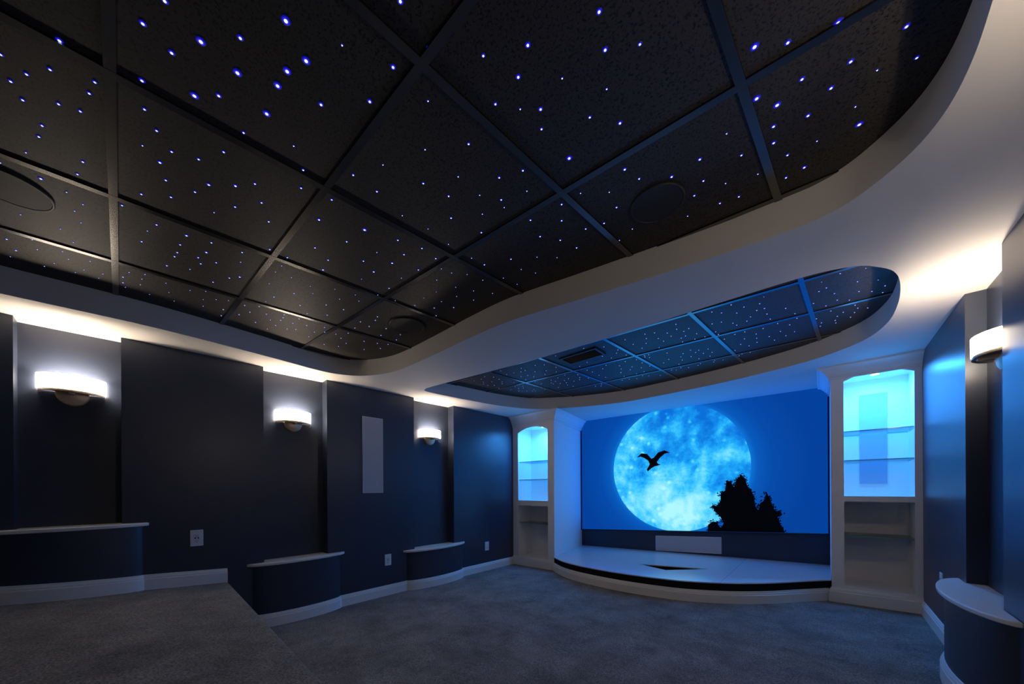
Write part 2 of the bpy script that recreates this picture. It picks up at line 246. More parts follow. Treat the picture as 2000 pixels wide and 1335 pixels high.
def sweep(bm, path, prof, zf, mi=0, cap=True):
    """sweep profile [(offset to the left of travel, height)] along plan path with mitred corners"""
    n = len(path); rings = []
    for i, p in enumerate(path):
        d0 = (Vector(path[i]) - Vector(path[i - 1])).normalized() if i else None
        d1 = (Vector(path[i + 1]) - Vector(path[i])).normalized() if i < n - 1 else None
        d0 = d0 or d1; d1 = d1 or d0
        n0, n1 = Vector((-d0.y, d0.x)), Vector((-d1.y, d1.x))
        m = (n0 + n1); m = m / max(.3, m.dot(n0)) if m.length > 1e-6 else n0
        rings.append([bm.verts.new((p[0] + m.x * o, p[1] + m.y * o, zf(p[0], p[1]) + h)) for o, h in prof])
    k = len(prof)
    for a, b in zip(rings, rings[1:]):
        for j in range(k):
            bm.faces.new((a[j], a[(j + 1) % k], b[(j + 1) % k], b[j])).material_index = mi
    if cap:
        bm.faces.new(rings[0][::-1]).material_index = mi; bm.faces.new(rings[-1]).material_index = mi
def smooth_loop(pts, sub=10, closed=True):
    out = []; n = len(pts)
    rng = range(n) if closed else range(n - 1)
    for i in rng:
        g = lambda k: Vector(pts[k % n] if closed else pts[max(0, min(n - 1, k))])
        p0, p1, p2, p3 = g(i - 1), g(i), g(i + 1), g(i + 2)
        for s in range(sub):
            t = s / sub
            out.append(.5 * ((2 * p1) + (p2 - p0) * t + (2 * p0 - 5 * p1 + 4 * p2 - p3) * t * t + (3 * p1 - p0 - 3 * p2 + p3) * t ** 3))
    if not closed: out.append(Vector(pts[-1]))
    return out
def disc(bm, c, r, z0, z1, seg=40, mi=0):
    prism(bm, [(c[0] + r * math.cos(2 * math.pi * i / seg), c[1] + r * math.sin(2 * math.pi * i / seg)) for i in range(seg)], z0, z1, mi)

# ------------------------------------------------------------------ room shell
N1, N2, N3 = (-.488, -.049), (.785, 1.311), (2.292, 2.893)
NRR = [(-.488, -.049), (.785, 1.311), (2.745, 3.335)]
YE = 5.62
PLAT_Y = .486
def zpl(x, y): return .428 + zfl(x, y) + .08 * min(1.1, max(0, PLAT_Y - y))

bm = bmesh.new()
prism(bm, [(-3.9, YB - .1), (.95, YB - .1), (.95, YE), (-3.9, YE)], -.25, zfl)
tag(put('floor', bm, M_CARPET), kind='structure')

bm = bmesh.new()                                   # raised carpeted seating platform with a rounded front edge
def plat_y(x): return PLAT_Y + .062 * min(1, max(0, (-1.6 - x) / 1.9))
def plat_ring(x):
    PLAT_Y = plat_y(x)
    r = .03; ring = [(YB, -.02), (YB, .428 + .088), (PLAT_Y - 1.1, .428 + .088)]
    for a in range(0, 6):
        t = a / 5 * math.pi / 2
        ring.append((PLAT_Y - r + r * math.sin(t), .428 - r + r * math.cos(t) + .08 * r * (1 - math.sin(t))))
    ring.append((PLAT_Y, -.02))
    return [bm.verts.new((x, y, z + zfl(x, y))) for y, z in ring]
xs = [XL - .2, -2.5, -1.5, -.5, XR + .2]
rg = [plat_ring(x) for x in xs]
for a, b in zip(rg, rg[1:]):
    for j in range(len(a)):
        bm.faces.new((a[j], a[(j + 1) % len(a)], b[(j + 1) % len(a)], b[j]))
bm.faces.new(rg[0]); bm.faces.new(rg[-1][::-1])
tag(put('raised_floor', bm, M_CARPET, smooth=True), kind='structure')

def niche_line(x, xn, niches, y0, y1):
    p = [(x, y0)]
    for a, b in niches: p += [(x, a), (xn, a), (xn, b), (x, b)]
    return p + [(x, y1)]
bm = bmesh.new()
prism(bm, niche_line(XL, NL, (N1, N2, N3), YB, YE) + [(-3.9, YE), (-3.9, YB)], -.2, lambda x, y: zso(x, y))
tag(put('wall_left', bm, M_PAINT), kind='structure')
bm = bmesh.new()
prism(bm, niche_line(XR, NR, NRR, YB, YE) + [(.95, YE), (.95, YB)], -.2, lambda x, y: zso(x, y))
tag(put('wall_right', bm, M_PAINT), kind='structure')
bm = bmesh.new()
prism(bm, [(XL, yscr(XL)), (XR, yscr(XR)), (XR, YE), (XL, YE)], -.2, lambda x, y: zso(x, y))
tag(put('wall_front', bm, M_PAINT), kind='structure')
bm = bmesh.new()
prism(bm, [(XL, YB - .1), (XR, YB - .1), (XR, YB), (XL, YB)], -.2, lambda x, y: zso(x, y))
tag(put('wall_back', bm, M_PAINT), kind='structure')

# soffit with two flowing openings
REC1 = [(-3.17, -.95), (-3.171, -.48), (-3.150, .1), (-3.21, .699), (-3.275, 1.12), (-3.262, 1.33), (-3.17, 1.49), (-3.022, 1.594), (-2.85, 1.655), (-2.625, 1.677), (-2.2, 1.68), (-1.83, 1.675), (-1.46, 1.694),
        (-1.0, 1.79), (-.586, 1.873), (-.2, 1.935), (.01, 1.935), (.14, 1.85), (.232, 1.714), (.272, 1.521), (.270, 1.2), (.25, .4), (.24, -.6), (.15, -1.5), (-.3, -1.9), (-1.5, -1.95), (-2.6, -1.9), (-3.05, -1.55)]
REC2 = [(-3.185, 2.24), (-3.13, 2.19), (-3.0, 2.185), (-2.4, 2.27), (-1.747, 2.352), (-1.1, 2.395), (-.407, 2.417), (-.15, 2.427), (-.002, 2.451), (.12, 2.51), (.184, 2.585), (.25, 2.70), (.291, 2.885), (.315, 3.2), (.300, 3.551), (.20, 3.86),
        (-.045, 4.10), (-.35, 4.23), (-.8, 4.33), (-1.381, 4.38), (-1.9, 4.37), (-2.35, 4.22), (-2.65, 4.04), (-2.949, 3.76), (-3.10, 3.3), (-3.16, 2.8), (-3.19, 2.40)]
S1, S2 = smooth_loop(REC1, 8), smooth_loop(REC2, 8)
bm = bmesh.new()
prism(bm, [(-3.9, YB - .1), (.95, YB - .1), (.95, YE), (-3.9, YE)], lambda x, y: zso(x, y), lambda x, y: zti(x, y) - .002, holes=(S1, S2))
tag(put('ceiling', bm, M_SOFFIT, smooth=True), kind='structure')
bm = bmesh.new()
prism(bm, [(-3.9, YB - .1), (.95, YB - .1), (.95, YE), (-3.9, YE)], zti, lambda x, y: zti(x, y) + .08)
tileo = tag(put('ceiling.001', bm, M_TILE), kind='structure')

# T-bar grid of the tile ceiling (two foot squares)
XJ = {-3: (.95, .07), -2: (.385, .07), -1: (-.23, .06) , 0: (-.841, .07), 1: (-1.464, .066), 2: (-2.084, .062), 3: (-2.672, .056), 4: (-3.28, .05)}
YI = {-4: (-1.86, .0), -3: (-1.25, .0), -2: (-.65, .005), -1: (-.04, .015), 0: (.545, .055), 1: (1.175, .095), 2: (1.80, .09), 3: (2.70, .085), 4: (3.27, .085), 5: (3.88, .08), 6: (4.5, .08)}
def node(i, j):
    y = YI[i][0]; x = 0
    for _ in range(4):
        x = XJ[j][0] + XJ[j][1] * (y - .55) * (1 if y < 2 else .9)
        y = YI[i][0] + YI[i][1] * (x + 1.5)
    return Vector((x, y))
bm = bmesh.new()
def tbar(a, b, w=.026, d=.007):
    t = (b - a).normalized(); n = Vector((-t.y, t.x)) * w / 2
    prism(bm, [a - n, a + n, b + n, b - n], lambda x, y: zti(x, y) - d, lambda x, y: zti(x, y) + .01)
js, is_ = sorted(XJ), sorted(YI)
for i in is_:
    for a, b in zip(js, js[1:]): tbar(node(i, a), node(i, b), .026, .0068)
for j in js:
    for a, b in zip(is_, is_[1:]): tbar(node(a, j), node(b, j), .026, .0072)
tag(put('ceiling_grid', bm, M_RUNNER, parent=tileo), kind='structure')

# ------------------------------------------------------------------ stars
SIZES = {1: (.0019, .0038, 2.4), 2: (.0026, .0064, 2.8), 3: (.0032, .0084, 3.0), 4: (.0042, .0118, 3.2)}  # per class: fibre core radius, painted halo radius (rim), emission strength
SM = {}
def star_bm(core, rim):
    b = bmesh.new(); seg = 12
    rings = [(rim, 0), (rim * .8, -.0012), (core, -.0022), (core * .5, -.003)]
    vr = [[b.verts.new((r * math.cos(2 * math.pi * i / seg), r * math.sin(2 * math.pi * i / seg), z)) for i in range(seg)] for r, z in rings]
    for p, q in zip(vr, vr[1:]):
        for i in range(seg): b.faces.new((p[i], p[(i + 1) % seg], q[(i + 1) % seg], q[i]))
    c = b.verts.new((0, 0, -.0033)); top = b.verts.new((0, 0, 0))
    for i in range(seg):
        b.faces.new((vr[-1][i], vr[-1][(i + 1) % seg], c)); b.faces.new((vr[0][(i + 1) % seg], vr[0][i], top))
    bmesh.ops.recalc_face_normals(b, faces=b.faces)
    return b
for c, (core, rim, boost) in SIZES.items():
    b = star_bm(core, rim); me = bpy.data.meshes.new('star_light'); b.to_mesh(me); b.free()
    me.materials.append(star_material(core, rim, 'blue_fibre_light_halo', boost)); SM[c] = me
ALL = [(x, y, c, 0) for x, y, c in STARS_MAIN] + [(x, y, c, 1) for x, y, c in STARS_FRONT]
def depth(s): return s[0] * _f.x + s[1] * _f.y
ALL.sort(key=lambda s: -SIZES[s[2]][1] / depth(s))
WORDS = {(0, 0): ('pinprick blue star light dotted across the large black tiled ceiling recess', 'faint stars in the large ceiling recess'),
         (1, 0): ('brighter blue star light with a painted glow halo in the large black tiled ceiling recess', 'bright stars in the large ceiling recess'),
         (0, 1): ('pinprick blue star light in the narrow ceiling recess before the projection screen', 'faint stars in the narrow ceiling recess by the screen'),
         (1, 1): ('brighter blue star light in the narrow ceiling recess before the projection screen', 'bright stars in the narrow ceiling recess by the screen')}
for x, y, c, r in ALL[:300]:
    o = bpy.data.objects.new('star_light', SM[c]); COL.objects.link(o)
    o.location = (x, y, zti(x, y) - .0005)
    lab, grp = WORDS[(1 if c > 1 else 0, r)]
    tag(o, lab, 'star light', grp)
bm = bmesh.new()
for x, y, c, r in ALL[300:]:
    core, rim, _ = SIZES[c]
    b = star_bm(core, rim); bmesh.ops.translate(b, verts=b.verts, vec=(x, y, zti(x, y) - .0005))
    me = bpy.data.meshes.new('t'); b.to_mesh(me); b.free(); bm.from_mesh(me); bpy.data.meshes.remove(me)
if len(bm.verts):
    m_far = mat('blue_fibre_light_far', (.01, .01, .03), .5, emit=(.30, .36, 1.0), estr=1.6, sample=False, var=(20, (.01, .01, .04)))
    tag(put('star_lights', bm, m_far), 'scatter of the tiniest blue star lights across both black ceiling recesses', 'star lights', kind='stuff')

# ------------------------------------------------------------------ ceiling speakers and vent
def ceiling_speaker(x, y, r, label):
    z = zti(x, y)
    e = empty('ceiling_speaker', (x, y, z), label=label, cat='speaker', group=None)
    b = bmesh.new()
    prof = [(r - .006, 0), (r - .006, -.006), (r - .004, -.009), (r, -.009), (r + .003, -.006), (r + .003, 0)]
    seg = 48; R_ = [[b.verts.new((x + p * math.cos(2 * math.pi * i / seg), y + p * math.sin(2 * math.pi * i / seg), z + h)) for p, h in prof] for i in range(seg)]
    for i in range(seg):
        A, B_ = R_[i], R_[(i + 1) % seg]
        for j in range(len(prof)): b.faces.new((A[j], A[(j + 1) % len(prof)], B_[(j + 1) % len(prof)], B_[j]))
    put('rim', b, M_RIMBLK, e, smooth=True)
    b = bmesh.new(); disc(b, (x, y), r - .006, z - .0075, z - .001, 48); put('grille', b, M_SPKBLK, e)
ceiling_speaker(-2.348, -.336, .114, 'round ceiling speaker grille in the black tile nearest the left wall')
ceiling_speaker(-.53, 1.585, .105, 'round black ceiling speaker near the front curve of the large recess')
ceiling_speaker(-2.27, 1.43, .125, 'round black ceiling speaker in the far left corner of the large recess')
vx, vy = -1.66, 2.93
e = empty('ceiling_vent', (vx, vy, zti(vx, vy)), label='black rectangular air vent in the narrow ceiling recess before the screen', cat='vent')
z = zti(vx, vy)
b = bmesh.new()
box(b, vx - .19, vx + .19, vy - .1, vy - .08, z - .012, z); box(b, vx - .19, vx + .19, vy + .08, vy + .1, z - .012, z)
box(b, vx - .19, vx - .17, vy - .08, vy + .08, z - .012, z); box(b, vx + .17, vx + .19, vy - .08, vy + .08, z - .012, z)
put('frame', b, M_RIMBLK, e)
for k in range(6):
    b = bmesh.new(); yy = vy - .066 + k * .0265
    vs = box(b, vx - .17, vx + .17, yy - .002, yy + .002, z - .011, z - .001)
    bmesh.ops.rotate(b, verts=b.verts, cent=(vx, yy, z - .006), matrix=Matrix.Rotation(.7, 3, 'X'))
    put('louvre', b, M_RIMBLK, e)

# ------------------------------------------------------------------ baseboards and curved ledges
BH = .112
PROF = [(0, 0), (.016, 0), (.016, .078), (.012, .084), (.012, .092), (.006, .104), (.006, .108), (0, BH)]
def arc(xw, y0, y1, d, n=16, sgn=1, k=.9):
    """plan curve bulging d out of the wall x=xw between y0 and y1 (shallow ellipse)"""
    ym, h = (y0 + y1) / 2, (y1 - y0) / 2
    out = []
    for i in range(n + 1):
        t = math.pi * (1 - k) / 2 + math.pi * k * i / n
        c0 = math.cos(math.pi * (1 - k) / 2); s0 = math.sin(math.pi * (1 - k) / 2)
        out.append((xw + sgn * d * (math.sin(t) - s0) / (1 - s0), ym - h * math.cos(t) / c0))
    return out
BASES_L = [(-.60, .05), (.70, 1.43), (2.19, 3.03)]
LEDGE_L = [(-.64, .085), (.657, 1.474), (2.138, 3.068)]
LEDGE_Z = [.945, .548, .462]
BD, LD = [.07, .085, .105], [.088, .105, .125]
def base_path(rngs, ds, x, y0, y1, sgn):
    p = [(x, y0)]
    for (a, b_), d in zip(rngs, ds): p += arc(x, a, b_, d, 18, sgn)
    return p + [(x, y1)]
# travel so that the room lies on the left-hand side
pth = base_path(BASES_L[1:], BD[1:], XL, PLAT_Y + .075, 4.07, 1)[::-1]
bm = bmesh.new(); sweep(bm, pth, PROF, zfl)
tag(put('baseboard_left', bm, M_TRIM, smooth=True), kind='structure')
pth = base_path(BASES_L[:1], BD[:1], XL, YB, .530, 1)[::-1]
bm = bmesh.new(); sweep(bm, pth, PROF, zpl)
tag(put('baseboard_left.001', bm, M_TRIM, smooth=True), kind='structure')
BASES_R, LEDGE_R = [(2.57, 3.44)], [(2.515, 3.485)]
pth = base_path(BASES_R, [.115], XR, PLAT_Y + .01, 4.56, -1)
bm = bmesh.new(); sweep(bm, pth, PROF, zfl)
tag(put('baseboard_right', bm, M_TRIM, smooth=True), kind='structure')

def ledge(x, xn, lr, br, niche, z, ld, bd, sgn, zfloor, label):
    ym = sum(lr) / 2
    zt = z + zfl(x, ym)
    e = empty('wall_ledge', (x, ym, zfloor(x, ym)), label=label, cat='ledge', group=None)
    bmm = bmesh.new()
    cur = arc(x, lr[0], lr[1], ld, 24, sgn, .92)
    plan = cur + [(x, niche[1]), (xn, niche[1]), (xn, niche[0]), (x, niche[0])]
    pl2 = [cur[0]] + cur[1:] + [(x, niche[1]), (xn, niche[1]), (xn, niche[0]), (x, niche[0])]
    prism(bmm, pl2, lambda X, Y: z + zfl(x, Y) - .024, lambda X, Y: z + zfl(x, Y))
    put('ledge_top', bmm, M_TRIM, e, smooth=True, bevel=.006)
    bmm = bmesh.new()
    prism(bmm, arc(x, br[0], br[1], bd, 20, sgn), lambda X, Y: zfloor(x, Y) - .01, lambda X, Y: z + zfl(x, Y) - .025)
    put('base', bmm, M_PAINT, e, smooth=True)
LL = ['white half-moon ledge with navy base on the raised carpet, left wall',
      'white half-moon ledge beside the raised platform edge, middle of the left wall',
      'white half-moon ledge on the left wall nearest the lit bookcase']
for k in range(3):
    ledge(XL, NL, LEDGE_L[k], BASES_L[k], (N1, N2, N3)[k], LEDGE_Z[k], LD[k], BD[k], 1, zpl if k == 0 else zfl, LL[k])
ledge(XR, NR, LEDGE_R[0], BASES_R[0], NRR[2], .512, .145, .115, -1, zfl, 'white half-moon ledge with navy base on the right wall')

# ------------------------------------------------------------------ wall sconces (built facing +x, copied and turned)
def sconce(loc, rz, label, proto=None):
    if proto is not None:
        r = proto.copy(); COL.objects.link(r); r.location = loc; r.rotation_euler = (0, 0, rz); r['label'] = label
        for ch in proto.children:
            c = ch.copy(); COL.objects.link(c); c.parent = r
        return r
    e = empty('wall_sconce', (0, 0, 0), label=label, cat='wall lamp', group=None)
    def half(a, b, n=28): return [(a * math.sin(math.pi * i / n), -b * math.cos(math.pi * i / n)) for i in range(n + 1)]
    b = bmesh.new()                                     # curved frosted glass, open at the top
    o_, i_ = half(.105, .150), half(.100, .145)
    prism(b, [(x + .012, y) for x, y in o_] + [(x + .012, y) for x, y in i_[::-1]], -.028, .062)
    put('glass_shade', b, M_SHADE, e, smooth=True)
    b = bmesh.new(); bmesh.ops.create_cone(b, cap_ends=True, segments=16, radius1=.007, radius2=.007, depth=.19)
    bmesh.ops.rotate(b, verts=b.verts, matrix=Matrix.Rotation(math.pi / 2, 3, 'X')); bmesh.ops.translate(b, verts=b.verts, vec=(.055, 0, .0))
    put('bulb', b, M_BULB, e, smooth=True)
    b = bmesh.new()                                     # metal tray under the glass
    prism(b, [(x + .008, y) for x, y in half(.104, .142)], -.036, -.029)
    put('tray', b, M_BAR, e, smooth=True, bevel=.002)
    b = bmesh.new(); prism(b, [(x + .010, y) for x, y in half(.1045, .1425)] + [(x + .010, y) for x, y in half(.099, .137)[::-1]], -.047, -.0365)
    put('tray_rim', b, M_BAR, e, smooth=True)
    b = bmesh.new()                                     # round canopy on the wall
    prof = [(.0, .0), (.074, .0), (.074, .018), (.070, .026), (.058, .033), (.030, .038), (.0, .040)]
    seg = 40; rr = []
    for rad, x in prof:
        rr.append([b.verts.new((x, rad * math.cos(2 * math.pi * i / seg), -.046 + rad * math.sin(2 * math.pi * i / seg))) for i in range(seg)] if rad else [b.verts.new((x, 0, -.046))])
    for p, q in zip(rr, rr[1:]):
        for i in range(seg):
            P = [p[i % len(p)], p[(i + 1) % len(p)]] if len(p) > 1 else [p[0]]
            Q = [q[(i + 1) % len(q)], q[i % len(q)]] if len(q) > 1 else [q[0]]
            b.faces.new(P + Q)
    put('canopy', b, M_NICKEL, e, smooth=True)
    b = bmesh.new(); box(b, .03, .10, -.012, .012, -.056, -.036)
    put('arm', b, M_NICKEL, e, bevel=.003)
    e.location = loc; e.rotation_euler = (0, 0, rz)
    return e
sp = sconce((NL, -.27, 1.805), 0, 'lit half-round wall lamp above the ledge on the raised carpet')
sconce((NL, 1.045, 1.785), 0, 'lit half-round wall lamp in the middle niche of the left wall', sp)
sconce((NL, 2.592, 1.795), 0, 'lit half-round wall lamp in the left wall niche nearest the bookcase', sp)
sconce((NR, 2.985, 1.815), math.pi, 'lit half-round wall lamp on the right wall with bluish canopy', sp)
sconce((NR, 1.045, 1.80), math.pi, 'lit half-round wall lamp in the middle niche of the right wall', sp)

# ------------------------------------------------------------------ in-wall speakers
def wall_panel(name, x0, x1, y0, y1, z0, z1, label, cat='speaker', m=None):
    e = empty(name, ((x0 + x1) / 2, (y0 + y1) / 2, z0), label=label, cat=cat, group=None)
    return e
e = wall_panel('wall_speaker', XL, XL, 1.663, 1.892, 1.085, 1.888, 'tall pale rectangular speaker panel on the left wall')
b = bmesh.new(); box(b, XL, XL + .008, 1.668, 1.887, 1.09, 1.883); put('grille', b, M_GRILLE, e)
b = bmesh.new()
for a in ((1.663, 1.668, 1.085, 1.888), (1.887, 1.892, 1.085, 1.888), (1.668, 1.887, 1.085, 1.09), (1.668, 1.887, 1.883, 1.888)):
    box(b, XL, XL + .010, *a)
put('frame', b, M_PLATE, e)

SD = (SCR_B - SCR_A).normalized(); SN = Vector((SD.y, -SD.x))      # along the front wall / into the room
SB = [Vector((SD.x, SD.y, 0)), Vector((0, 0, 1)), Vector((SN.x, SN.y, 0))]
def spt(u, z, d): p = SCR_A + SD * u + SN * d; return Vector((p.x, p.y, z))
def sbox(bm, u0, u1, z0, z1, d0, d1, mi=0):
    vs = [bm.verts.new(spt(u, z, d)) for u in (u0, u1) for d in (d0, d1) for z in (z0, z1)]
    for f in ((0, 1, 3, 2), (4, 6, 7, 5), (0, 4, 5, 1), (2, 3, 7, 6), (0, 2, 6, 4), (1, 5, 7, 3)):
        bm.faces.new([vs[i] for i in f]).material_index = mi
def su(x): return (x - SCR_A.x) / SD.x
def slab(bm, q, d0, d1, mi=0):
    """slab over quad q = [(u,z)...] parallel to the front wall"""
    lo = [bm.verts.new(spt(u, z, d0)) for u, z in q]; hi = [bm.verts.new(spt(u, z, d1)) for u, z in q]
    bm.faces.new(lo[::-1]).material_index = mi; bm.faces.new(hi).material_index = mi
    for i in range(len(q)):
        j = (i + 1) % len(q); bm.faces.new((lo[i], lo[j], hi[j], hi[i])).material_index = mi
c = spt(su(-1.405), .21, 0)
e = empty('centre_speaker', (c.x, c.y, .21), label='wide pale speaker panel on the wall below the projection screen', cat='speaker')
u0, u1 = su(-1.806), su(-1.004)
b = bmesh.new(); slab(b, [(u0 + .005, .218), (u1 - .005, .257), (u1 - .005, .465), (u0 + .005, .419)], 0, .008); put('grille', b, M_GRILLE, e)
b = bmesh.new()
for q in ([(u0, .212), (u1, .251), (u1, .257), (u0, .218)], [(u0, .419), (u1, .465), (u1, .471), (u0, .425)], [(u0, .212), (u0 + .005, .212), (u0 + .005, .425), (u0, .425)], [(u1 - .005, .251), (u1, .251), (u1, .471), (u1 - .005, .471)]):
    slab(b, q, 0, .010)
put('frame', b, M_PLATE, e)

# ------------------------------------------------------------------ outlets
def outlet(x, y, z, sgn, label, dec=True, w=.078, h=.124):
    e = empty('wall_outlet', (x, y, z - h / 2), label=label, cat='outlet', group=None)
    b = bmesh.new(); box(b, x, x + sgn * .006, y - w / 2, y + w / 2, z - h / 2, z + h / 2); put('plate', b, M_PLATE, e, bevel=.003)
    b = bmesh.new(); box(b, x, x + sgn * .0085, y - .0165, y + .0165, z - .034, z + .034); put('socket', b, M_PLATE, e, bevel=.001)
    for s in (1, -1):
        for yy in (-.0065, .0065):
            b = bmesh.new(); box(b, x + sgn * .006, x + sgn * .009, y + yy - .0014, y + yy + .0014, z + s * .021 - .004, z + s * .021 + .004); put('slot', b, M_SLOT, e)
        b = bmesh.new(); zz = z + s * .021 - .010
        box(b, x + sgn * .006, x + sgn * .009, y - .0024, y + .0024, zz - .0024, zz + .0024); put('ground_hole', b, M_SLOT, e)
    if dec:
        for yy in (-.0085, .0085):
            b = bmesh.new(); box(b, x + sgn * .006, x + sgn * .009, y + yy - .0035, y + yy + .0035, z - .007, z + .007); put('usb_port', b, M_SLOT, e)
outlet(XL, .342, .756, 1, 'white wall outlet with ports above the raised carpet')
outlet(XL, 1.949, .345, 1, 'white wall outlet between the two half-moon ledges of the lower left wall')
outlet(XL, 3.49, .307, 1, 'white wall outlet on the left wall beside the bookcase', False)
outlet(XR, 3.925, .452, -1, 'white wall outlet on the right wall', False)

# ------------------------------------------------------------------ projection screen
ztl, ztr, zbr, zbl = 2.272, 2.295, .597, .448
e = empty('projection_screen', spt(su(-1.47), .45, .0), label='large black framed screen showing a blue moon and dark trees', cat='screen')
ul, ur = su(-2.939), su(.006)
FW = .035
b = bmesh.new()
slab(b, [(ul - FW, zbl - .012), (ul, zbl - .012), (ul, ztl + FW), (ul - FW, ztl + FW)], 0.002, .05)
slab(b, [(ur, zbr - .012), (ur + FW, zbr - .012), (ur + FW, ztr + FW), (ur, ztr + FW)], 0.002, .05)
slab(b, [(ul, ztl), (ur, ztr), (ur, ztr + FW), (ul, ztl + FW)], 0.002, .05)
slab(b, [(ul, zbl - .012), (ur, zbr - .012), (ur, zbr), (ul, zbl)], 0.002, .05)
put('frame', b, M_FRAME, e)

def screen_mat(name):
    m = bpy.data.materials.new(name); m.use_nodes = True
    nt = m.node_tree; b = nt.nodes['Principled BSDF']
    b.inputs['Base Color'].default_value = (.004, .004, .004, 1); b.inputs['Roughness'].default_value = .8; b.inputs['Specular IOR Level'].default_value = .05
    b.inputs['Emission Strength'].default_value = SCREEN_E
    return m, nt, b
m_sky, nt, bs = screen_mat('screen_sky_blue'); L = nt.links.new
tc = nt.nodes.new('ShaderNodeTexCoord')
def vmath(nt, op, a, bb=None):
    n = nt.nodes.new('ShaderNodeVectorMath'); n.operation = op
    nt.links.new(a, n.inputs[0])
    if bb is not None: n.inputs[1].default_value = bb
    return n
mc = spt(su(-1.548), 1.40, .0) - Vector(e.location)          # centre of the moon on the screen
MR = .865
dd_ = vmath(nt, 'DISTANCE', tc.outputs['Object'], mc)
mr = nt.nodes.new('ShaderNodeMapRange'); mr.inputs['From Min'].default_value = MR; mr.inputs['From Max'].default_value = MR + .55
L(dd_.outputs['Value'], mr.inputs['Value'])
rp = nt.nodes.new('ShaderNodeValToRGB'); el = rp.color_ramp.elements
el[0].position = 0; el[0].color = (.004, .16, .62, 1); el[1].position = 1; el[1].color = (.0012, .050, .315, 1)
x = el.new(.12); x.color = (.002, .095, .47, 1); x = el.new(.4); x.color = (.0015, .065, .375, 1)
L(mr.outputs[0], rp.inputs[0]); L(rp.outputs[0], bs.inputs['Emission Color'])
m_moon, nt, bs = screen_mat('screen_moon_cyan'); L = nt.links.new
tc = nt.nodes.new('ShaderNodeTexCoord')
n1 = nt.nodes.new('ShaderNodeTexNoise'); n1.inputs['Scale'].default_value = 2.4; n1.inputs['Detail'].default_value = 8; n1.inputs['Roughness'].default_value = .58; n1.inputs['Distortion'].default_value = .15
L(tc.outputs['Object'], n1.inputs['Vector'])
n2 = nt.nodes.new('ShaderNodeTexNoise'); n2.inputs['Scale'].default_value = 10; n2.inputs['Detail'].default_value = 6; n2.inputs['Roughness'].default_value = .7
L(tc.outputs['Object'], n2.inputs['Vector'])
# bright ray crater low on the disc
rc = spt(su(-1.52), .82, 0) - Vector(e.location)
d2 = vmath(nt, 'DISTANCE', tc.outputs['Object'], rc)
def mth(op, a, b=None, v=None):
    n = nt.nodes.new('ShaderNodeMath'); n.operation = op; L(a, n.inputs[0])
    if b is not None: L(b, n.inputs[1])
    if v is not None: n.inputs[1].default_value = v
    return n.outputs[0]
fall = mth('MULTIPLY', mth('POWER', mth('MAXIMUM', mth('SUBTRACT', mth('MULTIPLY', d2.outputs['Value'], v=-1.4), v=-1.0), v=0.0), v=1.5), v=.30)
tdown = vmath(nt, 'DISTANCE', tc.outputs['Object'], spt(su(-1.3), 2.4, 0) - Vector(e.location))
low = mth('MULTIPLY', mth('SUBTRACT', tdown.outputs['Value'], v=.9), v=.10)
vo = nt.nodes.new('ShaderNodeTexVoronoi'); vo.inputs['Scale'].default_value = 6.5; L(tc.outputs['Object'], vo.inputs['Vector'])
spots = mth('MULTIPLY', mth('MAXIMUM', mth('SUBTRACT', mth('MULTIPLY', vo.outputs['Distance'], v=-1.0), v=-.22), v=0.0), v=.9)
s = mth('ADD', mth('ADD', mth('ADD', mth('ADD', mth('MULTIPLY', n1.outputs['Fac'], v=.92), mth('MULTIPLY', n2.outputs['Fac'], v=.33)), fall), low), spots)
rp = nt.nodes.new('ShaderNodeValToRGB'); el = rp.color_ramp.elements
el[0].position = .50; el[0].color = (.003, .15, .66, 1); el[1].position = .95; el[1].color = (.40, .88, 1, 1)
x = el.new(.57); x.color = (.006, .24, .78, 1); x = el.new(.645); x.color = (.012, .37, .90, 1); x = el.new(.72); x.color = (.05, .55, 1, 1); x = el.new(.80); x.color = (.16, .70, 1, 1)
L(s, rp.inputs[0]); L(rp.outputs[0], bs.inputs['Emission Color'])
m_sil, nt, bs = screen_mat('screen_silhouette_black'); bs.inputs['Emission Color'].default_value = (.0004, .0006, .0012, 1)

b = bmesh.new()
slab(b, [(ul, zbl), (ur, zbr), (ur, ztr), (ul, ztl)], .004, .020, 0)
scr_o = put('screen_surface', b, m_sky, e)
def flat(bm, pts, d, mi=0):
    if len(pts) < 3: return
    for t in tessellate_polygon([[Vector((u, z, 0)) for u, z in pts]]):
        bm.faces.new([bm.verts.new(spt(pts[i][0], pts[i][1], d)) for i in t]).material_index = mi
def zbot(u): return zbl + (zbr - zbl) * (u - ul) / (ur - ul)
mu, mz = su(-1.548), 1.40
b = bmesh.new(); pts = []
for i in range(180):
    a = 2 * math.pi * i / 180
    u, z_ = mu + MR * math.cos(a), mz + MR * 1.03 * math.sin(a)
    pts.append((u, max(z_, zbot(u) + .001)))
lo = [b.verts.new(spt(u, z_, .0202)) for u, z_ in pts]; hi = [b.verts.new(spt(u, z_, .0212)) for u, z_ in pts]
b.faces.new(hi); b.faces.new(lo[::-1])
for i in range(len(pts)): b.faces.new((lo[i], lo[(i + 1) % len(pts)], hi[(i + 1) % len(pts)], hi[i]))
put('moon_picture', b, m_moon, e)
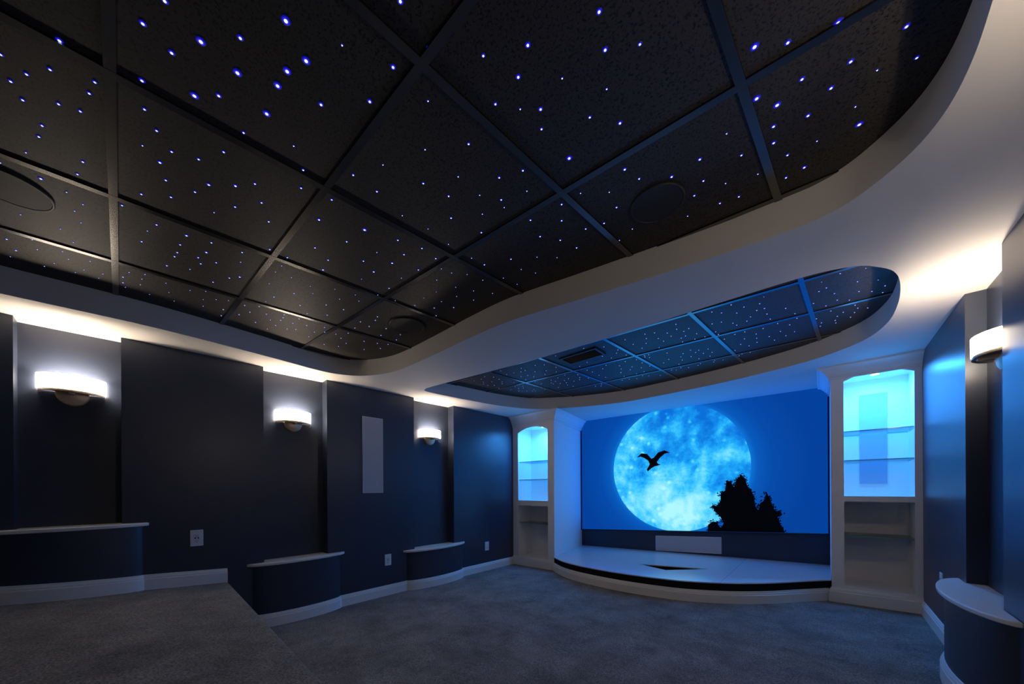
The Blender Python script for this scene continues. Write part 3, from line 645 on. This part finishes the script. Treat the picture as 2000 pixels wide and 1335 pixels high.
# tree silhouettes
rnd = random.Random(3)
def trees():
    b = bmesh.new()
    def p2s(px, py):
        d = _f + _R * ((px - PX) / FOC) - _U * ((py - PY) / FOC)
        n = Vector((SN.x, SN.y, 0)); o = Vector((SCR_A.x, SCR_A.y, 0)) - Vector((0, 0, CAMZ))
        t = o.dot(n) / d.dot(n); q = d * t
        return (Vector((q.x, q.y)) - SCR_A).dot(SD), q.z + CAMZ
    T = [(925, 922), (930, 885), (950, 868), (968, 872), (985, 900), (998, 878), (985, 850), (960, 825), (945, 798), (965, 800), (985, 778), (985, 742), (1005, 730), (1010, 690), (1028, 688), (1045, 715), (1055, 680), (1078, 660), (1095, 678), (1105, 712), (1122, 730), (1135, 760), (1140, 800), (1155, 820), (1160, 790), (1178, 778), (1190, 740), (1203, 762), (1215, 790), (1228, 822), (1250, 822), (1262, 838), (1240, 850), (1252, 880), (1265, 900), (1272, 922)]
    out = [p2s(980 + x * .4345, 640 + y * .4345) for x, y in T]
    out = [(u, max(z_, zbot(u) + .001)) for u, z_ in out]
    flat(b, out, .0222)
    for i in range(len(out) - 1):
        (u0_, z0_), (u1_, z1_) = out[i], out[i + 1]
        n = max(3, int(math.hypot(u1_ - u0_, z1_ - z0_) / .006))
        for k in range(n):
            t = rnd.random(); u = u0_ + (u1_ - u0_) * t + rnd.gauss(0, .012); z_ = z0_ + (z1_ - z0_) * t + rnd.gauss(0, .012)
            r, a = rnd.uniform(.006, .018), rnd.uniform(0, 6.28)
            q = [(u + r * math.cos(a), z_ + r * math.sin(a)), (u + .45 * r * math.cos(a + 1.6), z_ + .45 * r * math.sin(a + 1.6)), (u - r * math.cos(a), z_ - r * math.sin(a)), (u + .45 * r * math.cos(a - 1.6), z_ + .45 * r * math.sin(a - 1.6))]
            q = [(uu, max(zz, zbot(uu) + .001)) for uu, zz in q]
            flat(b, q, .0223 + rnd.uniform(0, .0003))
    return b
put('tree_picture', trees(), m_sil, e)
# a plain gliding bird crossing the moon
bu, bz, bsz = su(-1.83), 1.50, .22
BIRD = [(-1.05, .35), (-.75, .62), (-.38, .55), (-.12, .22), (.02, .26), (.30, .60), (.68, .72), (1.02, .55), (.70, .50), (.42, .25), (.22, -.02), (.30, -.14), (.46, -.20), (.26, -.26), (.08, -.30), (-.10, -.40), (-.34, -.62), (-.42, -.50), (-.30, -.30), (-.22, -.12), (-.32, .10), (-.55, .28), (-.80, .40)]
b = bmesh.new(); flat(b, [(bu + x * bsz, bz + y * bsz) for x, y in BIRD], .0224); put('bird_picture', b, m_sil, e)

# added blue area lamp boosting what the lit picture throws into the room
ld = bpy.data.lights.new('screen_fill_light', 'AREA'); ld.shape = 'RECTANGLE'; ld.size = 2.9; ld.size_y = 1.68; ld.energy = FILL_P; ld.color = FILL_C
lo_ = bpy.data.objects.new('screen_fill_light', ld); COL.objects.link(lo_)
pc = spt(su(-1.47), 1.41, .03); zx = Vector((-SN.x, -SN.y, 0)); xx = Vector((0, 0, 1)).cross(zx).normalized(); yy = zx.cross(xx)
lo_.matrix_world = Matrix(((xx.x, yy.x, zx.x, pc.x), (xx.y, yy.y, zx.y, pc.y), (xx.z, yy.z, zx.z, pc.z), (0, 0, 0, 1)))
lo_.parent = e; lo_.matrix_parent_inverse = Matrix.Translation(-Vector(e.location))
# ------------------------------------------------------------------ stage
def onfl(px, py, h):
    d = _f + _R * ((px - PX) / FOC) - _U * ((py - PY) / FOC)
    n = Vector((-.0213, -.0036, 1)); p0 = Vector((-1.5, 2, h - CAMZ))
    q = d * (p0.dot(n) / d.dot(n)); return (q.x, q.y)
SH = .197
front = smooth_loop([(-2.735, 4.02), (-2.45, 3.83), (-2.1, 3.715), (-1.62, 3.66), (-1.178, 3.69), (-.935, 3.755), (-.664, 3.895), (-.411, 4.103), (-.17, 4.38), (.016, 4.59)], 6, closed=False)
e = empty('stage', (-1.4, 4.4, zfl(-1.4, 4.4)), label='low white curved stage under the projection screen', cat='stage')
def zst(x, y): return SH + zfl(x, y)
seam_a, seam_b = Vector((-.735, yscr(-.735) - .002)), Vector((-.735, 3.86))
TRI = [onfl(1247, 1100.4, SH), onfl(1300, 1112.6, SH), onfl(1386, 1110.6, SH)]
lf = [p for p in front if p.x < -.737]; rf = [p for p in front if p.x > -.733]
yb = lambda x: yscr(x) - .002
left_plan = [(-2.955, yb(-2.955)), (-2.76, 4.075)] + [tuple(p) for p in lf] + [(-.737, lf[-1].y + .02 if False else lf[-1].y + (rf[0].y - lf[-1].y) * (-.737 - lf[-1].x) / (rf[0].x - lf[-1].x)), (-.737, yb(-.737))]
right_plan = [(-.734, yb(-.734)), (-.734, left_plan[-2][1])] + [tuple(p) for p in rf] + [(.026, 4.60), (.026, yb(.026))]
bm = bmesh.new(); prism(bm, left_plan, lambda x, y: zst(x, y) - .010, zst, holes=(TRI,)); put('top_panel', bm, M_STAGE, e)
bm = bmesh.new(); prism(bm, right_plan, lambda x, y: zst(x, y) - .010, zst); put('top_panel', bm, M_STAGE, e)
def inset(pts, d):
    out = []
    for i, p in enumerate(pts):
        a, b_ = Vector(pts[max(0, i - 1)]), Vector(pts[min(len(pts) - 1, i + 1)])
        t = (b_ - a).normalized(); out.append(Vector(p) + Vector((-t.y, t.x)) * d)
    return out
fi = inset(front, .03)
body = [(-2.90, yb(-2.90) - .01)] + [tuple(p) for p in fi] + [(.02, yb(.02) - .01)]
bm = bmesh.new(); prism(bm, body, lambda x, y: zfl(x, y) - .01, lambda x, y: zst(x, y) - .075); put('riser', bm, M_BLACK, e)
bm = bmesh.new()
sweep(bm, [tuple(p) for p in inset(front, .018)][::-1], [(0, .10), (.006, .10), (.006, .188), (0, .188)], zfl); put('grille_band', bm, M_BLACK, e, smooth=True)
bm = bmesh.new()
sweep(bm, [tuple(p) for p in inset(front, .014)][::-1], [(0, 0), (.018, 0), (.018, .078), (.014, .084), (.014, .092), (.008, .104), (.008, .110), (0, .118)], zfl); put('baseboard', bm, M_TRIM, e, smooth=True)

# ------------------------------------------------------------------ lit bookcases
def arch_open(x0, x1, zs, za, zb, n=20):
    """outline of an arched opening, counter-clockwise"""
    pts = [(x0, zb), (x1, zb)]
    for i in range(n + 1):
        t = i / n; x = x1 + (x0 - x1) * t; pts.append((x, zs + (za - zs) * (1 - (2 * t - 1) ** 2)))
    return pts
def bookcase(x0, x1, yf, ytop, fl, up, upz, mid, lowz, dep, crown_z, label, side, side_back, shelves, speaker, puckx, light):
    """x0..x1 front width at plan depth yf; up = (xa, xb) opening; upz = (bottom, spring, apex); mid = thickness; lowz = (bottom, top)"""
    zb = fl
    zt = lambda x, y: zso(x, y) - .001
    e = empty('bookcase', ((x0 + x1) / 2, yf + .3, zb), label=label, cat='bookcase')
    xa, xb = up
    # face frame
    bm = bmesh.new(); th = .022
    outer = [(x0, zb + .002), (x1, zb + .002), (x1, zt(x1, yf)), (x0, zt(x0, yf))]
    loops = [outer, arch_open(xa, xb, upz[1], upz[2], upz[0]), [(xa, lowz[0]), (xb, lowz[0]), (xb, lowz[1]), (xa, lowz[1])]]
    flatp = [p for l in loops for p in l]
    A = [bm.verts.new((p[0], yf, p[1])) for p in flatp]; B = [bm.verts.new((p[0], yf + th, p[1])) for p in flatp]
    for t in tessellate_polygon([[Vector((p[0], p[1], 0)) for p in l] for l in loops]):
        bm.faces.new([A[i] for i in t]); bm.faces.new([B[i] for i in t])
    k = 0
    for l in loops:
        for i in range(len(l)):
            a, b_ = k + i, k + (i + 1) % len(l); bm.faces.new((A[a], A[b_], B[b_], B[a]))
        k += len(l)
    put('face_frame', bm, M_WHITE, e, smooth=True)
    yb_ = yf + dep
    # interior lining: sides, back, top, bottom
    ia, ib = xa - .012, xb + .012
    bm = bmesh.new(); y0 = yf + th
    box(bm, ia - .02, ia, y0, yb_, lowz[0] - .02, upz[2] + .03); box(bm, ib, ib + .02, y0, yb_, lowz[0] - .02, upz[2] + .03)
    box(bm, ia, ib, y0, yb_, upz[2] + .01, upz[2] + .03); box(bm, ia, ib, y0, yb_, lowz[0] - .02, lowz[0])
    put('carcass', bm, M_WHITE, e)
    bm = bmesh.new(); box(bm, ia - .02, ib + .02, yb_, yb_ + .015, lowz[0] - .02, upz[2] + .03); put('back_panel', bm, M_WHITE, e)
    bm = bmesh.new(); box(bm, ia, ib, y0 - .001, yb_, lowz[1] + .005, upz[0] - .004); put('fixed_shelf', bm, M_WHITE, e)
    # outer flank beside the stage
    bm = bmesh.new()
    prism(bm, side, lambda x, y: zfl(x, y), zt); put('side_panel', bm, M_WHITE, e)
    # base moulding and crown
    prof = [(0, 0), (.020, 0), (.020, .095), (.015, .103), (.015, .112), (.008, .128), (0, .135)]
    bm = bmesh.new(); sweep(bm, side_back[0], prof, lambda x, y: zfl(x, y)); put('baseboard', bm, M_TRIM, e, smooth=True)
    h = crown_z
    cp = [(0, -h), (.012, -h), (.012, -h * .80), (.020, -h * .76), (.026, -h * .62), (.034, -h * .58), (.046, -h * .40), (.070, -h * .20), (.086, -h * .14), (.086, -.02), (.096, -.014), (.096, -.001), (0, -.001)]
    bm = bmesh.new(); sweep(bm, side_back[1], cp, lambda x, y: zso(x, y)); put('crown_moulding', bm, M_TRIM, e, smooth=True)
    # glass shelves with brackets
    for z_ in shelves:
        bm = bmesh.new(); box(bm, ia + .002, ib - .002, y0 + .012, yb_ - .004, z_, z_ + .008, 0)
        bm.faces.ensure_lookup_table()
        for f in bm.faces:
            if abs(f.normal.z) < .5: f.normal_update()
        for f in bm.faces:
            f.normal_update(); f.material_index = 0 if abs(f.normal.z) > .5 else 1
        g = put('glass_shelf', bm, [M_GLASS, M_EDGE], e)
        for px_ in (ia + .006, ib - .006):
            for py_ in (y0 + .05, yb_ - .04):
                bm = bmesh.new(); box(bm, px_ - .005, px_ + .005, py_ - .005, py_ + .005, z_ - .008, z_ - .0002)
                put('shelf_pin', bm, M_PLATE, g)
    # puck light in the top
    zp = upz[2] + .009
    bm = bmesh.new(); disc(bm, (puckx, yf + .13), .035, zp - .012, zp, 28); pk = put('puck_light', bm, M_TRIM, e, smooth=True)
    bm = bmesh.new(); disc(bm, (puckx, yf + .13), .028, zp - .0135, zp - .0118, 28); put('lens', bm, M_PUCK, pk)
    ld = bpy.data.lights.new('puck_lamp', 'AREA'); ld.shape = 'DISK'; ld.size = .05; ld.energy = light; ld.color = PUCK_C; ld.spread = math.radians(170)
    lo_ = bpy.data.objects.new('puck_lamp', ld); COL.objects.link(lo_); lo_.location = Vector((puckx, yf + .13, zp - .02)) - wloc(pk); lo_.parent = pk
    # speaker panel on the back
    if speaker:
        sx0, sx1, sz0, sz1 = speaker
        s_ = empty('bookcase_speaker', ((sx0 + sx1) / 2, yb_, sz0), label='pale speaker panel at the back of the %s bookcase behind glass shelves' % ('left' if x0 < -2 else 'right'), cat='speaker')
        bm = bmesh.new(); box(bm, sx0, sx1, yb_ - .010, yb_ - .001, sz0, sz1); put('grille', bm, M_GRILLE2, s_)
    return e
M_GRILLE2 = mat('pale_blue_grille_cloth', (.42, .50, .66), .8, bump=(700, .25, .002), var=(300, (.40, .48, .64)))

LX0, LX1, LY = XL, -2.752, 4.07
bookcase(LX0, LX1, LY, 4.0, zfl(-3.1, LY) - .03, (-3.402, -2.856), (.945, 1.965, 2.030), .07, (.10, .868), .34, .155,
         'white bookcase with arched blue-lit shelves in the left corner', [(LX1 - .03, LY + .022), (LX1 - .002, LY + .022), (-2.955, 5.19), (-3.0, 5.19)],
         ([(-2.83, 4.41), (LX1, LY), (LX0, LY)], [(-2.955, 5.19), (LX1, LY), (LX0, LY)]), [1.52, 1.25, .60], (-3.02, -2.90, 1.05, 1.72), -3.02, PUCK_P)
RX0, RX1, RY = .028, XR, 4.575
bookcase(RX0, RX1, RY, 4.45, zfl(.3, RY) + .0, (.114, .537), (1.035, 2.098, 2.150), .05, (.205, .985), .40, .115,
         'white bookcase with arched blue-lit shelves in the right corner', [(RX0 + .001, RY + .022), (RX0 + .03, RY + .022), (.052, 5.42), (.022, 5.42)],
         ([(RX1, RY), (RX0, RY), (RX0 + .01, 4.9)], [(RX1, RY), (RX0, RY), (.022, 5.42)]), [1.63, 1.36, .66], (.235, .415, 1.15, 2.02), .32, PUCK_P)

# ------------------------------------------------------------------ world, view
w = bpy.data.worlds.new('world'); SC.world = w; w.use_nodes = True
w.node_tree.nodes['Background'].inputs[0].default_value = (.01, .012, .02, 1); w.node_tree.nodes['Background'].inputs[1].default_value = .0
SC.view_settings.view_transform = 'Standard'; SC.view_settings.look = 'None'
SC.view_settings.exposure = EXPO; SC.view_settings.gamma = 1.0; SC.view_settings.use_curve_mapping = False
SC.cycles.use_denoising = True
SC.cycles.max_bounces = 8; SC.cycles.diffuse_bounces = 5; SC.cycles.sample_clamp_indirect = 6
